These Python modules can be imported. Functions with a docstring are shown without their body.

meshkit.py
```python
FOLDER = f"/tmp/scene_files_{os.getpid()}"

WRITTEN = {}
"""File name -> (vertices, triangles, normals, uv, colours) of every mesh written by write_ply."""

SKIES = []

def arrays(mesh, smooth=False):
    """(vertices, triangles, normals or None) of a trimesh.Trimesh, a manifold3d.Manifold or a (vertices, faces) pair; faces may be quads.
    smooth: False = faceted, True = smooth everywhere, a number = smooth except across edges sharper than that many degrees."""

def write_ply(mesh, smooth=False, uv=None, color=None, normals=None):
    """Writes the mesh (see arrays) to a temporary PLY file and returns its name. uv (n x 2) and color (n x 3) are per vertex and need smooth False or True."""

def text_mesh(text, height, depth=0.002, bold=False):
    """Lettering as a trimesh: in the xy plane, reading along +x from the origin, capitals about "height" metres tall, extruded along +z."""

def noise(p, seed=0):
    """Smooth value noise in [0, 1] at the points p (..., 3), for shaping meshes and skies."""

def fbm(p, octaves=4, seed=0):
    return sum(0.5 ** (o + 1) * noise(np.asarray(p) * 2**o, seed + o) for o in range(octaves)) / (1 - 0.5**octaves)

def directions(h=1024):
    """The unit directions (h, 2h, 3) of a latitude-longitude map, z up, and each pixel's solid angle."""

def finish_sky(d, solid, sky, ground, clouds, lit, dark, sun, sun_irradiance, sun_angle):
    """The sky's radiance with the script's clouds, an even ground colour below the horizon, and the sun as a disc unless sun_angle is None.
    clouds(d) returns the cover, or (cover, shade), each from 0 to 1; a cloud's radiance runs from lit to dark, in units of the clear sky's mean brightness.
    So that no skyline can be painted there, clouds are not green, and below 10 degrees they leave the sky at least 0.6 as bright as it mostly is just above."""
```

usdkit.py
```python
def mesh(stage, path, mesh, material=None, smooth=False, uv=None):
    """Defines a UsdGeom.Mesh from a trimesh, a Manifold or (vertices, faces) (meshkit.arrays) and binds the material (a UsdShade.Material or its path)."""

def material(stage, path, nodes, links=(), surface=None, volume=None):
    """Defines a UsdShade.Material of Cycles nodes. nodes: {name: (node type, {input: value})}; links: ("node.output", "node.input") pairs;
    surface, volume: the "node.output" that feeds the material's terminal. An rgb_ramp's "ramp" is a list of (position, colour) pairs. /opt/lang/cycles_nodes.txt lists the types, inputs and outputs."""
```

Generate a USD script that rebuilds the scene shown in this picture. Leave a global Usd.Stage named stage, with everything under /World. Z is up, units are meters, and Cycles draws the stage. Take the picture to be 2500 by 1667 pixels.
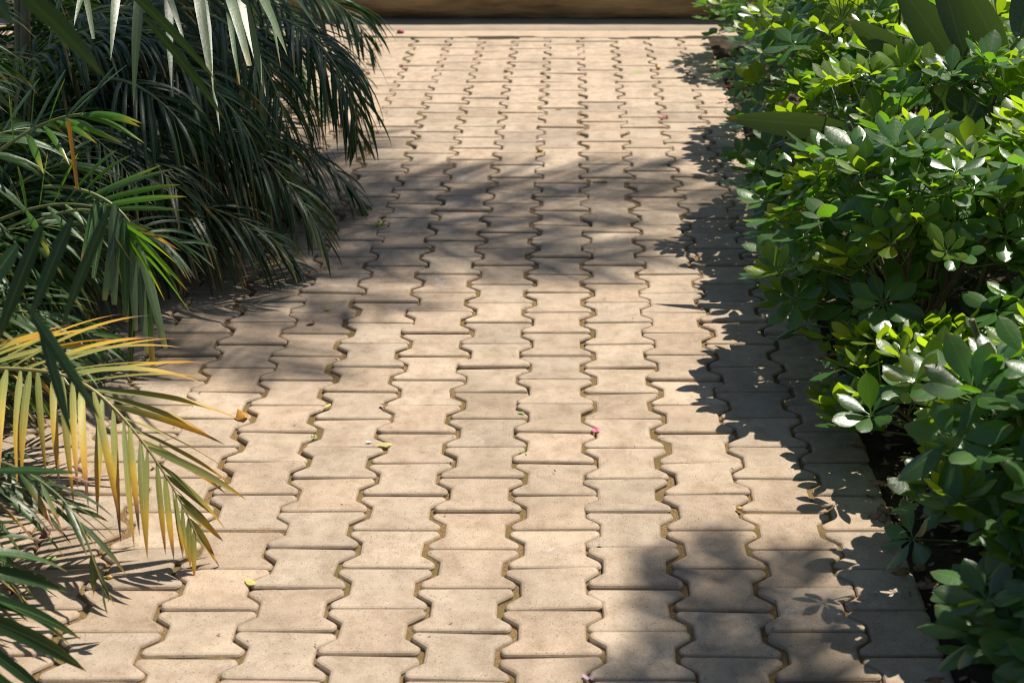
import math, random
import numpy as np
import trimesh, usdkit, meshkit
from pxr import Usd, UsdGeom, UsdLux, UsdShade, Sdf, Gf, Vt

stage = Usd.Stage.CreateInMemory()
UsdGeom.SetStageUpAxis(stage, UsdGeom.Tokens.z)
UsdGeom.SetStageMetersPerUnit(stage, 1.0)
UsdGeom.Xform.Define(stage, '/World')
UsdGeom.Scope.Define(stage, '/World/Looks')

# ------------------------------------------------------------------ camera, sky, sun, exposure
W, HGT = 2500.0, 1667.0
FPX, TILT, CAMH, PX0 = 3701.0, math.radians(23.45), 1.725, 1396.0
EXPOSURE = 0.57
SKY = 0.064
SUN_I = 1.25
SUN = np.array([0.41, 0.36, 1.0]); SUN /= np.linalg.norm(SUN)
cam = UsdGeom.Camera.Define(stage, '/World/camera')
cam.CreateHorizontalApertureAttr(36.0)
cam.CreateVerticalApertureAttr(36.0 * 682 / 1024)
cam.CreateFocalLengthAttr(36.0 * FPX / W)
cam.CreateHorizontalApertureOffsetAttr(-(PX0 - W / 2) / W * 36.0)
cam.CreateFStopAttr(5.0)
cam.CreateFocusDistanceAttr(3.9)
cam.CreateClippingRangeAttr(Gf.Vec2f(0.05, 500))
cam.CreateExposureAttr(EXPOSURE)
xf = UsdGeom.Xformable(cam)
xf.AddTranslateOp().Set(Gf.Vec3d(0, 0, CAMH))
xf.AddRotateXOp().Set(90 - math.degrees(TILT))

elev, rot = math.asin(SUN[2]), math.atan2(SUN[0], SUN[1])
skymat = usdkit.material(stage, '/World/Looks/sky_look', {
    's': ('sky_texture', {'sky_type': 'single_scattering', 'sun_disc': False, 'sun_elevation': elev, 'sun_rotation': rot}),
    'b': ('background_shader', {'strength': SKY})}, [('s.color', 'b.color')], surface='b.background')
dome = UsdLux.DomeLight.Define(stage, '/World/sky')
UsdShade.MaterialBindingAPI.Apply(dome.GetPrim()).Bind(skymat)
sunl = UsdLux.DistantLight.Define(stage, '/World/sun')
sunl.CreateIntensityAttr(SUN_I); sunl.CreateAngleAttr(0.53); sunl.CreateNormalizeAttr(True)
sunl.CreateColorAttr(Gf.Vec3f(1.0, 0.94, 0.84))
zx = np.cross([0, 0, 1.0], SUN); zx /= np.linalg.norm(zx); zy = np.cross(SUN, zx)
m4 = Gf.Matrix4d(*[float(v) for v in (*zx, 0, *zy, 0, *SUN, 0, 0, 0, 20, 1)])
UsdGeom.Xformable(sunl).AddTransformOp().Set(m4)

# ------------------------------------------------------------------ helpers
rng = np.random.default_rng(7)
cT, sT = math.cos(TILT), math.sin(TILT)
def nz(v):
    v = np.asarray(v, float); return v / max(np.linalg.norm(v), 1e-12)
def D(px, py, Y):
    """world point that stands at distance Y under a pixel of the 2352 px wide view"""
    k = W / 2352
    u, v = (px * k - PX0) / FPX, (py * k - HGT / 2) / FPX
    d = np.array([u, cT - v * sT, -sT - v * cT])
    return np.array([0, 0, CAMH]) + d * (Y / d[1])
def G(px, py, z=0.0):
    k = W / 2352
    u, v = (px * k - PX0) / FPX, (py * k - HGT / 2) / FPX
    d = np.array([u, cT - v * sT, -sT - v * cT])
    return np.array([0, 0, CAMH]) + d * ((z - CAMH) / d[2])
def proj(p):
    p = np.atleast_2d(p); dz = CAMH - p[:, 2]
    Z = p[:, 1] * cT + dz * sT
    Zs = np.where(Z > 0.05, Z, 0.05)
    return np.stack([PX0 + FPX * p[:, 0] / Zs, HGT / 2 + FPX * (dz * cT - p[:, 1] * sT) / Zs, Z], 1)

used = {}
def numbered(parent, name):
    k = (parent, name); n = used.get(k, 0); used[k] = n + 1
    return f'{parent}/{name}' if n == 0 else f'{parent}/{name}_{n:03d}'
def vnormals(v, f):
    n = np.zeros_like(v); fn = np.cross(v[f[:, 1]] - v[f[:, 0]], v[f[:, 2]] - v[f[:, 0]])
    for k in range(3): np.add.at(n, f[:, k], fn)
    return n / np.maximum(np.linalg.norm(n, axis=1, keepdims=True), 1e-12)
def obj(name, v, f, mat, parent='/World', uv=None, normals=None, smooth=True, col=None):
    path = numbered(parent, name)
    v = np.asarray(v, np.float32); f = np.asarray(f, np.int32)
    m = UsdGeom.Mesh.Define(stage, path)
    m.CreatePointsAttr(Vt.Vec3fArray.FromNumpy(np.ascontiguousarray(v)))
    m.CreateFaceVertexCountsAttr(Vt.IntArray.FromNumpy(np.full(len(f), 3, np.int32)))
    m.CreateFaceVertexIndicesAttr(Vt.IntArray.FromNumpy(np.ascontiguousarray(f.ravel())))
    m.CreateSubdivisionSchemeAttr('none')
    if normals is None and smooth: normals = vnormals(v.astype(float), f)
    if normals is not None:
        m.CreateNormalsAttr(Vt.Vec3fArray.FromNumpy(np.ascontiguousarray(normals.astype(np.float32)))); m.SetNormalsInterpolation('vertex')
    if uv is not None:
        UsdGeom.PrimvarsAPI(m).CreatePrimvar('st', Sdf.ValueTypeNames.TexCoord2fArray, 'vertex').Set(Vt.Vec2fArray.FromNumpy(np.ascontiguousarray(np.asarray(uv, np.float32))))
    UsdShade.MaterialBindingAPI.Apply(m.GetPrim()).Bind(mat)
    return m.GetPrim()
def tag(p, label=None, cat=None, group=None, kind=None):
    for k, x in (('label', label), ('category', cat), ('group', group), ('kind', kind)):
        if x: p.SetCustomDataByKey(k, x)
    return p
def thing(name, loc, label, cat, group=None):
    x = UsdGeom.Xform.Define(stage, numbered('/World', name))
    x.AddTranslateOp().Set(Gf.Vec3d(*[float(c) for c in loc]))
    return tag(x.GetPrim(), label, cat, group)
def join(parts):
    vs, fs, us, o = [], [], [], 0
    for p in parts:
        vs.append(p[0]); fs.append(p[1] + o); o += len(p[0])
        us.append(p[2] if len(p) > 2 and p[2] is not None else np.zeros((len(p[0]), 2)))
    return np.vstack(vs), np.vstack(fs), np.vstack(us)
def spline(pts, n):
    from scipy.interpolate import CubicSpline
    pts = np.asarray(pts, float); s = np.r_[0, np.cumsum(np.linalg.norm(np.diff(pts, axis=0), axis=1))]
    cs = CubicSpline(s, pts) if len(pts) > 2 else (lambda t: pts[0] + (pts[-1] - pts[0]) * (np.asarray(t) / s[-1])[:, None])
    return cs(np.linspace(0, s[-1], n))
def tube(pts, r, k=6, r1=None):
    pts = np.asarray(pts, float); n = len(pts); r1 = r if r1 is None else r1
    t = np.gradient(pts, axis=0); t /= np.maximum(np.linalg.norm(t, axis=1, keepdims=True), 1e-9)
    a = np.cross(t, [0.13, 0.31, 0.94]); bad = np.linalg.norm(a, axis=1) < 0.05; a[bad] = np.cross(t[bad], [1, 0, 0.1])
    a /= np.linalg.norm(a, axis=1, keepdims=True); b = np.cross(t, a)
    rad = np.linspace(r, r1, n)[:, None, None]; th = np.linspace(0, 2 * np.pi, k, endpoint=False)
    v = (pts[:, None] + rad * (np.cos(th)[None, :, None] * a[:, None] + np.sin(th)[None, :, None] * b[:, None])).reshape(-1, 3)
    i = np.arange(n - 1)[:, None] * k; j = np.arange(k)[None]; jn = (j + 1) % k
    q = np.stack([i + j, i + jn, i + k + jn, i + k + j], -1).reshape(-1, 4)
    f = np.vstack([q[:, [0, 1, 2]], q[:, [0, 2, 3]]])
    c0, c1 = len(v), len(v) + 1
    v = np.vstack([v, pts[0], pts[-1]])
    e = (n - 1) * k
    f = np.vstack([f, np.stack([np.full(k, c0), jn[0], j[0]], 1), np.stack([np.full(k, c1), e + j[0], e + jn[0]], 1)])
    uv = np.zeros((len(v), 2)); uv[:n * k, 1] = np.repeat(np.linspace(0, 1, n), k); uv[-1, 1] = 1
    return v, f, uv
def strip(mid, side, w, fold, nrm, rows=None):
    """a folded blade: middle line, side vectors, half widths, rise of the edges over the midrib"""
    n = len(mid)
    L = mid - side * w[:, None] + nrm * (fold * w)[:, None]; R = mid + side * w[:, None] + nrm * (fold * w)[:, None]
    v = np.stack([L, mid, R], 1).reshape(-1, 3)
    i = np.arange(n - 1) * 3
    f = np.vstack([np.stack([i, i + 1, i + 4], 1), np.stack([i, i + 4, i + 3], 1), np.stack([i + 1, i + 2, i + 5], 1), np.stack([i + 1, i + 5, i + 4], 1)])
    t = np.linspace(0, 1, n)
    uv = np.stack([np.tile([0, .5, 1.0], n), np.repeat(t, 3)], 1)
    return v, f, uv
def blade(base, d, side, length, width, droop, prof, fold=0.3, n=8, twist=0.0, curl=0.0):
    """a leaf that leaves base along d and bends down under its weight"""
    px, py, pz = (float(c) for c in base); dx, dy, dz = (float(c) for c in d); sx, sy, sz = (float(c) for c in side); ds = length / (n - 1)
    l = math.sqrt(dx * dx + dy * dy + dz * dz) or 1.0; dx /= l; dy /= l; dz /= l
    pts, S, N = [(px, py, pz)], [], []
    for i in range(n):
        k = sx * dx + sy * dy + sz * dz; sx -= dx * k; sy -= dy * k; sz -= dz * k
        l = math.sqrt(sx * sx + sy * sy + sz * sz) or 1.0; sx /= l; sy /= l; sz /= l
        nx_, ny_, nz_ = sy * dz - sz * dy, sz * dx - sx * dz, sx * dy - sy * dx
        a = twist * i / (n - 1); ca, sa = math.cos(a), math.sin(a)
        S.append((sx * ca + nx_ * sa, sy * ca + ny_ * sa, sz * ca + nz_ * sa)); N.append((nx_ * ca - sx * sa, ny_ * ca - sy * sa, nz_ * ca - sz * sa))
        if i < n - 1:
            px += dx * ds; py += dy * ds; pz += dz * ds; pts.append((px, py, pz))
            g = droop * ds * (0.4 + 1.2 * i / n); c = curl * ds
            dx += nx_ * c; dy += ny_ * c; dz += nz_ * c - g
            l = math.sqrt(dx * dx + dy * dy + dz * dz) or 1.0; dx /= l; dy /= l; dz /= l
    S, N = np.array(S), np.array(N)
    return strip(np.array(pts), S, prof(np.linspace(0, 1, n)) * width / 2, fold, N)

def span(p0, p1, side, width, arch, prof, fold=0.2, n=12, twist=0.0):
    """a leaf from p0 to p1 that arches up between them"""
    p0, p1 = np.asarray(p0, float), np.asarray(p1, float); L = np.linalg.norm(p1 - p0); c = (p0 + p1) / 2 + np.array([0, 0, 1.0]) * arch * L
    t = np.linspace(0, 1, n)[:, None]; P = (1 - t) ** 2 * p0 + 2 * t * (1 - t) * c + t ** 2 * p1
    T = np.gradient(P, axis=0); T /= np.linalg.norm(T, axis=1, keepdims=True); S = np.array([side] * n, float); S -= T * (S * T).sum(1, keepdims=True); S /= np.linalg.norm(S, axis=1, keepdims=True)
    N = np.cross(S, T); a = twist * t
    return strip(P, S * np.cos(a) + N * np.sin(a), prof(t[:, 0]) * width / 2, fold, N * np.cos(a) - S * np.sin(a))

# ------------------------------------------------------------------ materials
def mat(name, nodes, links, surface):
    return usdkit.material(stage, '/World/Looks/' + name, nodes, links, surface=surface)
def leaf_mat(name, stops, trans, rough=0.38, tfac=0.3, var=0.35, tipvar=0.0, spec=0.5, rib=None, bumpy=0.15, veins=0.0):
    """stops run along the leaf; variation per leaf; light passes through"""
    nodes = {
        'uv': ('uvmap', {'attribute': 'st'}), 'sep': ('separate_xyz', {}),
        'g': ('geometry', {}), 'oi': ('object_info', {}),
        'n': ('noise_texture', {'scale': 9.0, 'detail': 3.0}), 'n2': ('noise_texture', {'scale': 120.0, 'detail': 2.0}),
        'rr': ('math', {'math_type': 'add'}), 'fr': ('math', {'math_type': 'fraction'}),
        'na': ('math', {'math_type': 'multiply_add', 'value2': 0.5, 'value3': -0.25}),
        'nb': ('math', {'math_type': 'multiply_add', 'value2': tipvar, 'value3': -tipvar / 2}),
        'ad': ('math', {'math_type': 'add'}), 'ad2': ('math', {'math_type': 'add', 'use_clamp': True}),
        'ramp': ('rgb_ramp', {'ramp': stops}),
        'val': ('map_range', {'from_min': 0.0, 'from_max': 1.0, 'to_min': 1 - var, 'to_max': 1 + var}),
        'hue': ('map_range', {'from_min': 0.0, 'from_max': 1.0, 'to_min': 0.485, 'to_max': 0.515}),
        'hs': ('hsv', {}),
        'rb1': ('math', {'math_type': 'subtract', 'value2': 0.5}), 'rb2': ('math', {'math_type': 'absolute'}),
        'rb3': ('map_range', {'from_min': 0.0, 'from_max': 0.06, 'to_min': 1.0, 'to_max': 0.0, 'clamp': True}),
        'rbm': ('math', {'math_type': 'multiply', 'value2': 0.55}),
        'rbc': ('mix', {'color2': rib or (0.2, 0.28, 0.08)}),
        'tm': ('mix', {'mix_type': 'multiply', 'fac': 1.0, 'color2': trans}),
        'tr': ('translucent_bsdf', {}),
        'vy': ('math', {'math_type': 'multiply_add', 'value2': veins}), 'vk': ('math', {'math_type': 'multiply', 'value2': veins * 1.2}), 'vs': ('math', {'math_type': 'sine'}), 'va': ('math', {'math_type': 'multiply_add', 'value2': .5 if veins else 0.0}),
        'bp': ('bump', {'strength': bumpy, 'distance': 0.004}),
        'p': ('principled_bsdf', {'roughness': rough, 'specular_ior_level': spec}),
        'mx': ('mix_closure', {'fac': tfac})}
    links = [('uv.UV', 'sep.vector'), ('g.position', 'n.vector'), ('g.position', 'n2.vector'),
             ('oi.random', 'rr.value1'), ('g.random_per_island', 'rr.value2'), ('rr.value', 'fr.value1'),
             ('n.fac', 'na.value1'), ('fr.value', 'nb.value1'), ('sep.y', 'ad.value1'), ('nb.value', 'ad.value2'),
             ('ad.value', 'ad2.value1'), ('na.value', 'ad2.value2'), ('ad2.value', 'ramp.fac'),
             ('fr.value', 'val.value'), ('n.fac', 'hue.value'), ('hue.result', 'hs.hue'), ('val.result', 'hs.value'), ('ramp.color', 'hs.color'),
             ('sep.x', 'rb1.value1'), ('rb1.value', 'rb2.value1'), ('rb2.value', 'rb3.value'), ('rb3.result', 'rbm.value1'),
             ('rbm.value', 'rbc.fac'), ('hs.color', 'rbc.color1'), ('rbc.color', 'p.base_color'),
             ('hs.color', 'tm.color1'), ('tm.color', 'tr.color'), ('sep.y', 'vy.value1'), ('rb2.value', 'vk.value1'), ('vk.value', 'vy.value3'), ('vy.value', 'vs.value1'), ('vs.value', 'va.value1'), ('n2.fac', 'va.value3'), ('va.value', 'bp.height'), ('bp.normal', 'p.normal'),
             ('p.BSDF', 'mx.closure1'), ('tr.BSDF', 'mx.closure2')]
    return mat(name, nodes, links, 'mx.closure')
M = {}
GREEN = [(0, (.019, .049, .012)), (.75, (.022, .054, .012)), (.93, (.05, .07, .019)), (1, (.17, .11, .03))]
M['palm'] = leaf_mat('palm_leaflet_look', GREEN, (5.0, 4.8, 2.2), 0.42, 0.16, 0.4, 0.12, 0.32)
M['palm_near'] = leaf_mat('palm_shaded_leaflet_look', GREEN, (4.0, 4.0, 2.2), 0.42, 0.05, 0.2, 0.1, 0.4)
M['palm_pale'] = leaf_mat('palm_pale_leaflet_look', [(0, (.065, .10, .045)), (.9, (.07, .105, .045)), (1, (.16, .15, .06))], (2.8, 3.0, 1.5), 0.42, 0.25, 0.2, .1, 0.55)
M['palm_fresh'] = leaf_mat('palm_fresh_leaflet_look', [(0, (.035, .10, .012)), (.7, (.05, .12, .014)), (1, (.22, .2, .02))], (4.5, 4.2, 1.5), 0.36, 0.34, 0.25, .15, 0.5)
M['palm_tip'] = leaf_mat('palm_aging_leaflet_look', [(0, (.03, .055, .019)), (.55, (.04, .065, .019)), (.85, (.15, .11, .03)), (.93, (.33, .19, .04)), (1, (.16, .07, .03))], (3.5, 3.2, 2.0), 0.4, 0.22, 0.3, 0.5, 0.5)
M['palm_yellow'] = leaf_mat('palm_yellow_leaflet_look', [(0, (.16, .19, .05)), (.42, (.24, .23, .055)), (.64, (.42, .285, .035)), (.85, (.42, .21, .025)), (.95, (.2, .09, .035)), (1, (.09, .045, .035))], (1.5, 1.4, 1.0), 0.5, 0.2, 0.2, 0.3, 0.3, (0.38, 0.32, .12))
M['palm_dead'] = leaf_mat('palm_dead_leaflet_look', [(0, (.33, .15, .02)), (1, (.42, .18, .02))], (1.4, 1.3, 1.0), 0.5, 0.35, 0.1)
M['palm_brown'] = leaf_mat('palm_brown_leaflet_look', [(0, (.17, .09, .04)), (1, (.22, .12, .05))], (1.2, 1.1, 1.0), 0.6, 0.2, 0.4)
M['shrub'] = leaf_mat('shrub_leaflet_look', [(0, (.040, .098, .023)), (.88, (.037, .090, .023)), (1, (.06, .075, .022))], (6.0, 5.6, .9), 0.33, 0.30, 0.35, .12, 0.55, (.11, .17, .05))
M['shrub_young'] = leaf_mat('shrub_young_leaflet_look', [(0, (.085, .15, .016)), (1, (.095, .16, .018))], (5.0, 4.3, .9), 0.36, 0.47, 0.25, 0, 0.5, (.2, .28, .06))
M['bird'] = leaf_mat('broad_leaf_look', [(0, (.034, .058, .026)), (.9, (.034, .058, .026)), (1, (.12, .08, .03))], (3.6, 3.6, 1.0), 0.36, 0.16, 0.15, 0, 0.5, (.16, .2, .08), 0.45, 150.0)
def plain(name, col, rough=0.6, var=0.25, scale=30, col2=None, bump=0.3, dist=0.003, stretch=(1, 1, 1), spec=0.5):
    c2 = col2 or tuple(c * (1 - var) for c in col)
    return mat(name, {'g': ('geometry', {}), 'mp': ('mapping', {'scale': stretch}), 'n': ('noise_texture', {'scale': scale, 'detail': 5.0, 'roughness': 0.6}),
                      'r': ('rgb_ramp', {'ramp': [(0.3, c2), (0.7, col)]}), 'b': ('bump', {'strength': bump, 'distance': dist}),
                      'p': ('principled_bsdf', {'roughness': rough, 'specular_ior_level': spec})},
               [('g.position', 'mp.vector'), ('mp.vector', 'n.vector'), ('n.fac', 'r.fac'), ('r.color', 'p.base_color'), ('n.fac', 'b.height'), ('b.normal', 'p.normal')], 'p.BSDF')
M['rachis'] = plain('palm_rachis_look', (.17, .19, .06), .45, .4, 20)
M['rachis_yellow'] = plain('palm_yellow_rachis_look', (.36, .28, .09), .45, .3, 20)
M['cane'] = plain('palm_cane_look', (.14, .13, .05), .6, .5, 15, (.07, .05, .025))
M['stem'] = plain('shrub_stem_look', (.15, .16, .06), .6, .5, 40, (.09, .07, .035))
M['bark'] = plain('shrub_bark_look', (.14, .09, .055), .8, .5, 40)
M['petiole'] = plain('leaf_stalk_look', (.14, .20, .05), .5, .3, 30)
M['soil'] = plain('soil_look', (.07, .046, .03), .95, .6, 25, (.025, .017, .012), .8, .02, spec=.2)
M['concrete'] = plain('concrete_look', (.36, .28, .20), .9, .2, 6, (.27, .22, .165), .3, .004, spec=.3)
M['mortar'] = plain('mortar_look', (.45, .35, .25), .9, .2, 9, (.38, .285, .2), .3, .003, spec=.3)
M['log'] = plain('log_bark_look', (.42, .28, .13), .9, .5, 7, (.10, .062, .033), 1.0, .06, (.3, 1, 1.5), .15)
M['trunk'] = plain('palm_trunk_look', (.2, .16, .12), .9, .4, 8)
def bed_mat():
    return mat('joint_sand_look', {'g': ('geometry', {}), 'n': ('noise_texture', {'scale': 260.0, 'detail': 4.0}), 'n2': ('noise_texture', {'scale': 7.0, 'detail': 4.0}),
        'v': ('voronoi_texture', {'scale': 230.0}), 'vr': ('rgb_ramp', {'ramp': [(0, (.34, .22, .105)), (.4, (.21, .135, .062)), (1, (.12, .075, .035))]}),
        'r': ('rgb_ramp', {'ramp': [(.45, (0, 0, 0)), (.62, (1, 1, 1))]}), 'mx': ('mix', {'color2': (.13, .10, .03)}), 'fm': ('math', {'math_type': 'multiply', 'value2': .7}),
        'b': ('bump', {'strength': 1.0, 'distance': .005}), 'p': ('principled_bsdf', {'roughness': .95, 'specular_ior_level': .2})},
        [('g.position', 'n.vector'), ('g.position', 'n2.vector'), ('g.position', 'v.vector'), ('v.distance', 'vr.fac'), ('n2.fac', 'r.fac'), ('r.color', 'fm.value1'), ('fm.value', 'mx.fac'), ('vr.color', 'mx.color1'),
         ('mx.color', 'p.base_color'), ('n.fac', 'b.height'), ('b.normal', 'p.normal')], 'p.BSDF')
M['bed'] = bed_mat()
def paver_mat(i, tint):
    a = np.array(tint)
    return mat(f'paver_look_{i}', {
        'g': ('geometry', {}), 'oi': ('object_info', {}), 'rr': ('math', {'math_type': 'add'}), 'fr': ('math', {'math_type': 'fraction'}),
        'n1': ('noise_texture', {'scale': 3.2, 'detail': 6.0, 'roughness': .6}), 'n2': ('noise_texture', {'scale': 22.0, 'detail': 6.0, 'roughness': .65}), 'n3': ('noise_texture', {'scale': 420.0, 'detail': 3.0, 'roughness': .7}),
        'v': ('voronoi_texture', {'scale': 105.0}), 'vn': ('noise_texture', {'scale': 30.0, 'detail': 1.0}),
        'r1': ('rgb_ramp', {'ramp': [(.25, tuple(a * .74)), (.5, tuple(a * .97)), (.72, tuple(a * 1.12))]}),
        'r2': ('rgb_ramp', {'ramp': [(.3, (.80, .78, .75)), (.55, (1, 1, 1)), (.75, (1.06, 1.05, 1.03))]}),
        'r3': ('rgb_ramp', {'ramp': [(.3, (.62, .61, .60)), (.48, (1, 1, 1)), (.7, (1.2, 1.2, 1.2))]}),
        'm1': ('mix', {'mix_type': 'multiply', 'fac': 1.0}), 'm2': ('mix', {'mix_type': 'multiply', 'fac': 1.0}),
        'vs': ('math', {'math_type': 'less_than', 'value2': .17}), 'vc': ('math', {'math_type': 'greater_than', 'value2': .47}), 'vm': ('math', {'math_type': 'multiply'}), 'vm2': ('math', {'math_type': 'multiply', 'value2': .65}),
        'm3': ('mix', {'color2': (.07, .05, .035)}), 'uv': ('uvmap', {'attribute': 'st'}), 'ux': ('separate_xyz', {}), 'ed': ('map_range', {'from_min': .42, 'from_max': .62, 'to_min': 0.0, 'to_max': .8, 'clamp': True}), 'ei': ('math', {'math_type': 'subtract', 'value1': 1.0}), 'em': ('math', {'math_type': 'multiply'}), 'm5': ('mix', {'color2': (.20, .135, .075)}), 'n4': ('noise_texture', {'scale': 13.0, 'detail': 5.0, 'roughness': .7}), 'r4': ('rgb_ramp', {'ramp': [(.28, (.76, .72, .68)), (.5, (1, 1, 1)), (.7, (1.06, 1.08, 1.12))]}), 'm6': ('mix', {'mix_type': 'multiply', 'fac': 1.0}), 'w1': ('noise_texture', {'scale': 5.5, 'detail': 1.0}), 'w2': ('noise_texture', {'scale': 60.0, 'detail': 3.0}), 'wa': ('math', {'math_type': 'multiply_add', 'value2': .35}), 'wr': ('rgb_ramp', {'ramp': [(.0, (0, 0, 0)), (.925, (0, 0, 0)), (.975, (.35, .35, .35)), (1, (.35, .35, .35))]}), 'm4': ('mix', {'color2': (.52, .50, .50)}),
        'vl': ('map_range', {'to_min': .91, 'to_max': 1.07}), 'hs': ('hsv', {'saturation': 1.0}),
        'hb': ('math', {'math_type': 'multiply_add', 'value2': .5}),
        'b': ('bump', {'strength': .55, 'distance': .0025}), 'p': ('principled_bsdf', {'roughness': .88, 'specular_ior_level': .3})},
        [('oi.random', 'rr.value1'), ('g.random_per_island', 'rr.value2'), ('rr.value', 'fr.value1'), ('fr.value', 'vl.value'), ('vl.result', 'hs.value'),
         ('g.position', 'n1.vector'), ('g.position', 'n2.vector'), ('g.position', 'n3.vector'), ('g.position', 'v.vector'), ('g.position', 'vn.vector'),
         ('n1.fac', 'r1.fac'), ('n2.fac', 'r2.fac'), ('n3.fac', 'r3.fac'), ('r1.color', 'm1.color1'), ('r2.color', 'm1.color2'), ('m1.color', 'm2.color1'), ('r3.color', 'm2.color2'),
         ('v.distance', 'vs.value1'), ('vn.fac', 'vc.value1'), ('vs.value', 'vm.value1'), ('vc.value', 'vm.value2'), ('vm.value', 'vm2.value1'), ('vm2.value', 'm3.fac'),
         ('m2.color', 'm3.color1'), ('g.position', 'w1.vector'), ('g.position', 'w2.vector'), ('w2.fac', 'wa.value1'), ('w1.fac', 'wa.value3'), ('wa.value', 'wr.fac'), ('wr.color', 'm4.fac'), ('m3.color', 'm4.color1'), ('uv.UV', 'ux.vector'), ('ux.x', 'ei.value2'), ('n4.fac', 'ed.value'), ('g.position', 'n4.vector'), ('ei.value', 'em.value1'), ('ed.result', 'em.value2'), ('em.value', 'm5.fac'), ('m4.color', 'm5.color1'), ('n4.fac', 'r4.fac'), ('m5.color', 'm6.color1'), ('r4.color', 'm6.color2'), ('m6.color', 'hs.color'), ('hs.color', 'p.base_color'),
         ('n3.fac', 'hb.value1'), ('n2.fac', 'hb.value3'), ('hb.value', 'b.height'), ('b.normal', 'p.normal')], 'p.BSDF')
PAV = [paver_mat(0, (.41, .318, .23)), paver_mat(1, (.385, .294, .211)), paver_mat(2, (.425, .333, .243)), paver_mat(3, (.402, .304, .216)), paver_mat(4, (.38, .30, .222))]

# ------------------------------------------------------------------ ground, path, kerb, log
def grid_sheet(x0, x1, y0, y1, nx, ny, z, amp=0, sc=4, seed=0):
    X, Y = np.meshgrid(np.linspace(x0, x1, nx), np.linspace(y0, y1, ny)); Z = np.full_like(X, z)
    if amp: Z = Z + amp * (meshkit.fbm(np.stack([X * sc, Y * sc, X * 0], -1), 4, seed) - .5)
    v = np.stack([X, Y, Z], -1).reshape(-1, 3); i = (np.arange(ny - 1)[:, None] * nx + np.arange(nx - 1)[None]).ravel()
    return v, np.vstack([np.stack([i, i + 1, i + nx + 1], 1), np.stack([i, i + nx + 1, i + nx], 1)])
PXR, PXL, PY0, PY1 = 0.725, -1.50, 1.2, 8.03
v, f = grid_sheet(-80, 80, -80, 80, 41, 41, -0.09)
tag(obj('ground', v, f, M['soil']), kind='structure')
v, f = grid_sheet(PXR - .045, 5.0, 1.0, 8.4, 260, 520, -0.012, .045, 13, 3)
v[:, 2] += np.clip((v[:, 0] - PXR) / .05, -1, 0) * .012
tag(obj('soil_bed', v, f, M['soil']), kind='structure')
v, f = grid_sheet(-5.0, PXL - .004, 1.0, 8.4, 60, 100, -0.03, .05, 5, 4)
tag(obj('soil_bed', v, f, M['soil']), kind='structure')
path_root = UsdGeom.Xform.Define(stage, numbered('/World', 'paved_path')).GetPrim(); tag(path_root, kind='structure')
PATH = str(path_root.GetPath())
v, f = grid_sheet(PXL - .02, PXR - .006, PY0 - .1, 8.2, 160, 420, -0.0095, .015, 16, 5)
obj('joint_sand', v, f, M['bed'], PATH)

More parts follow.
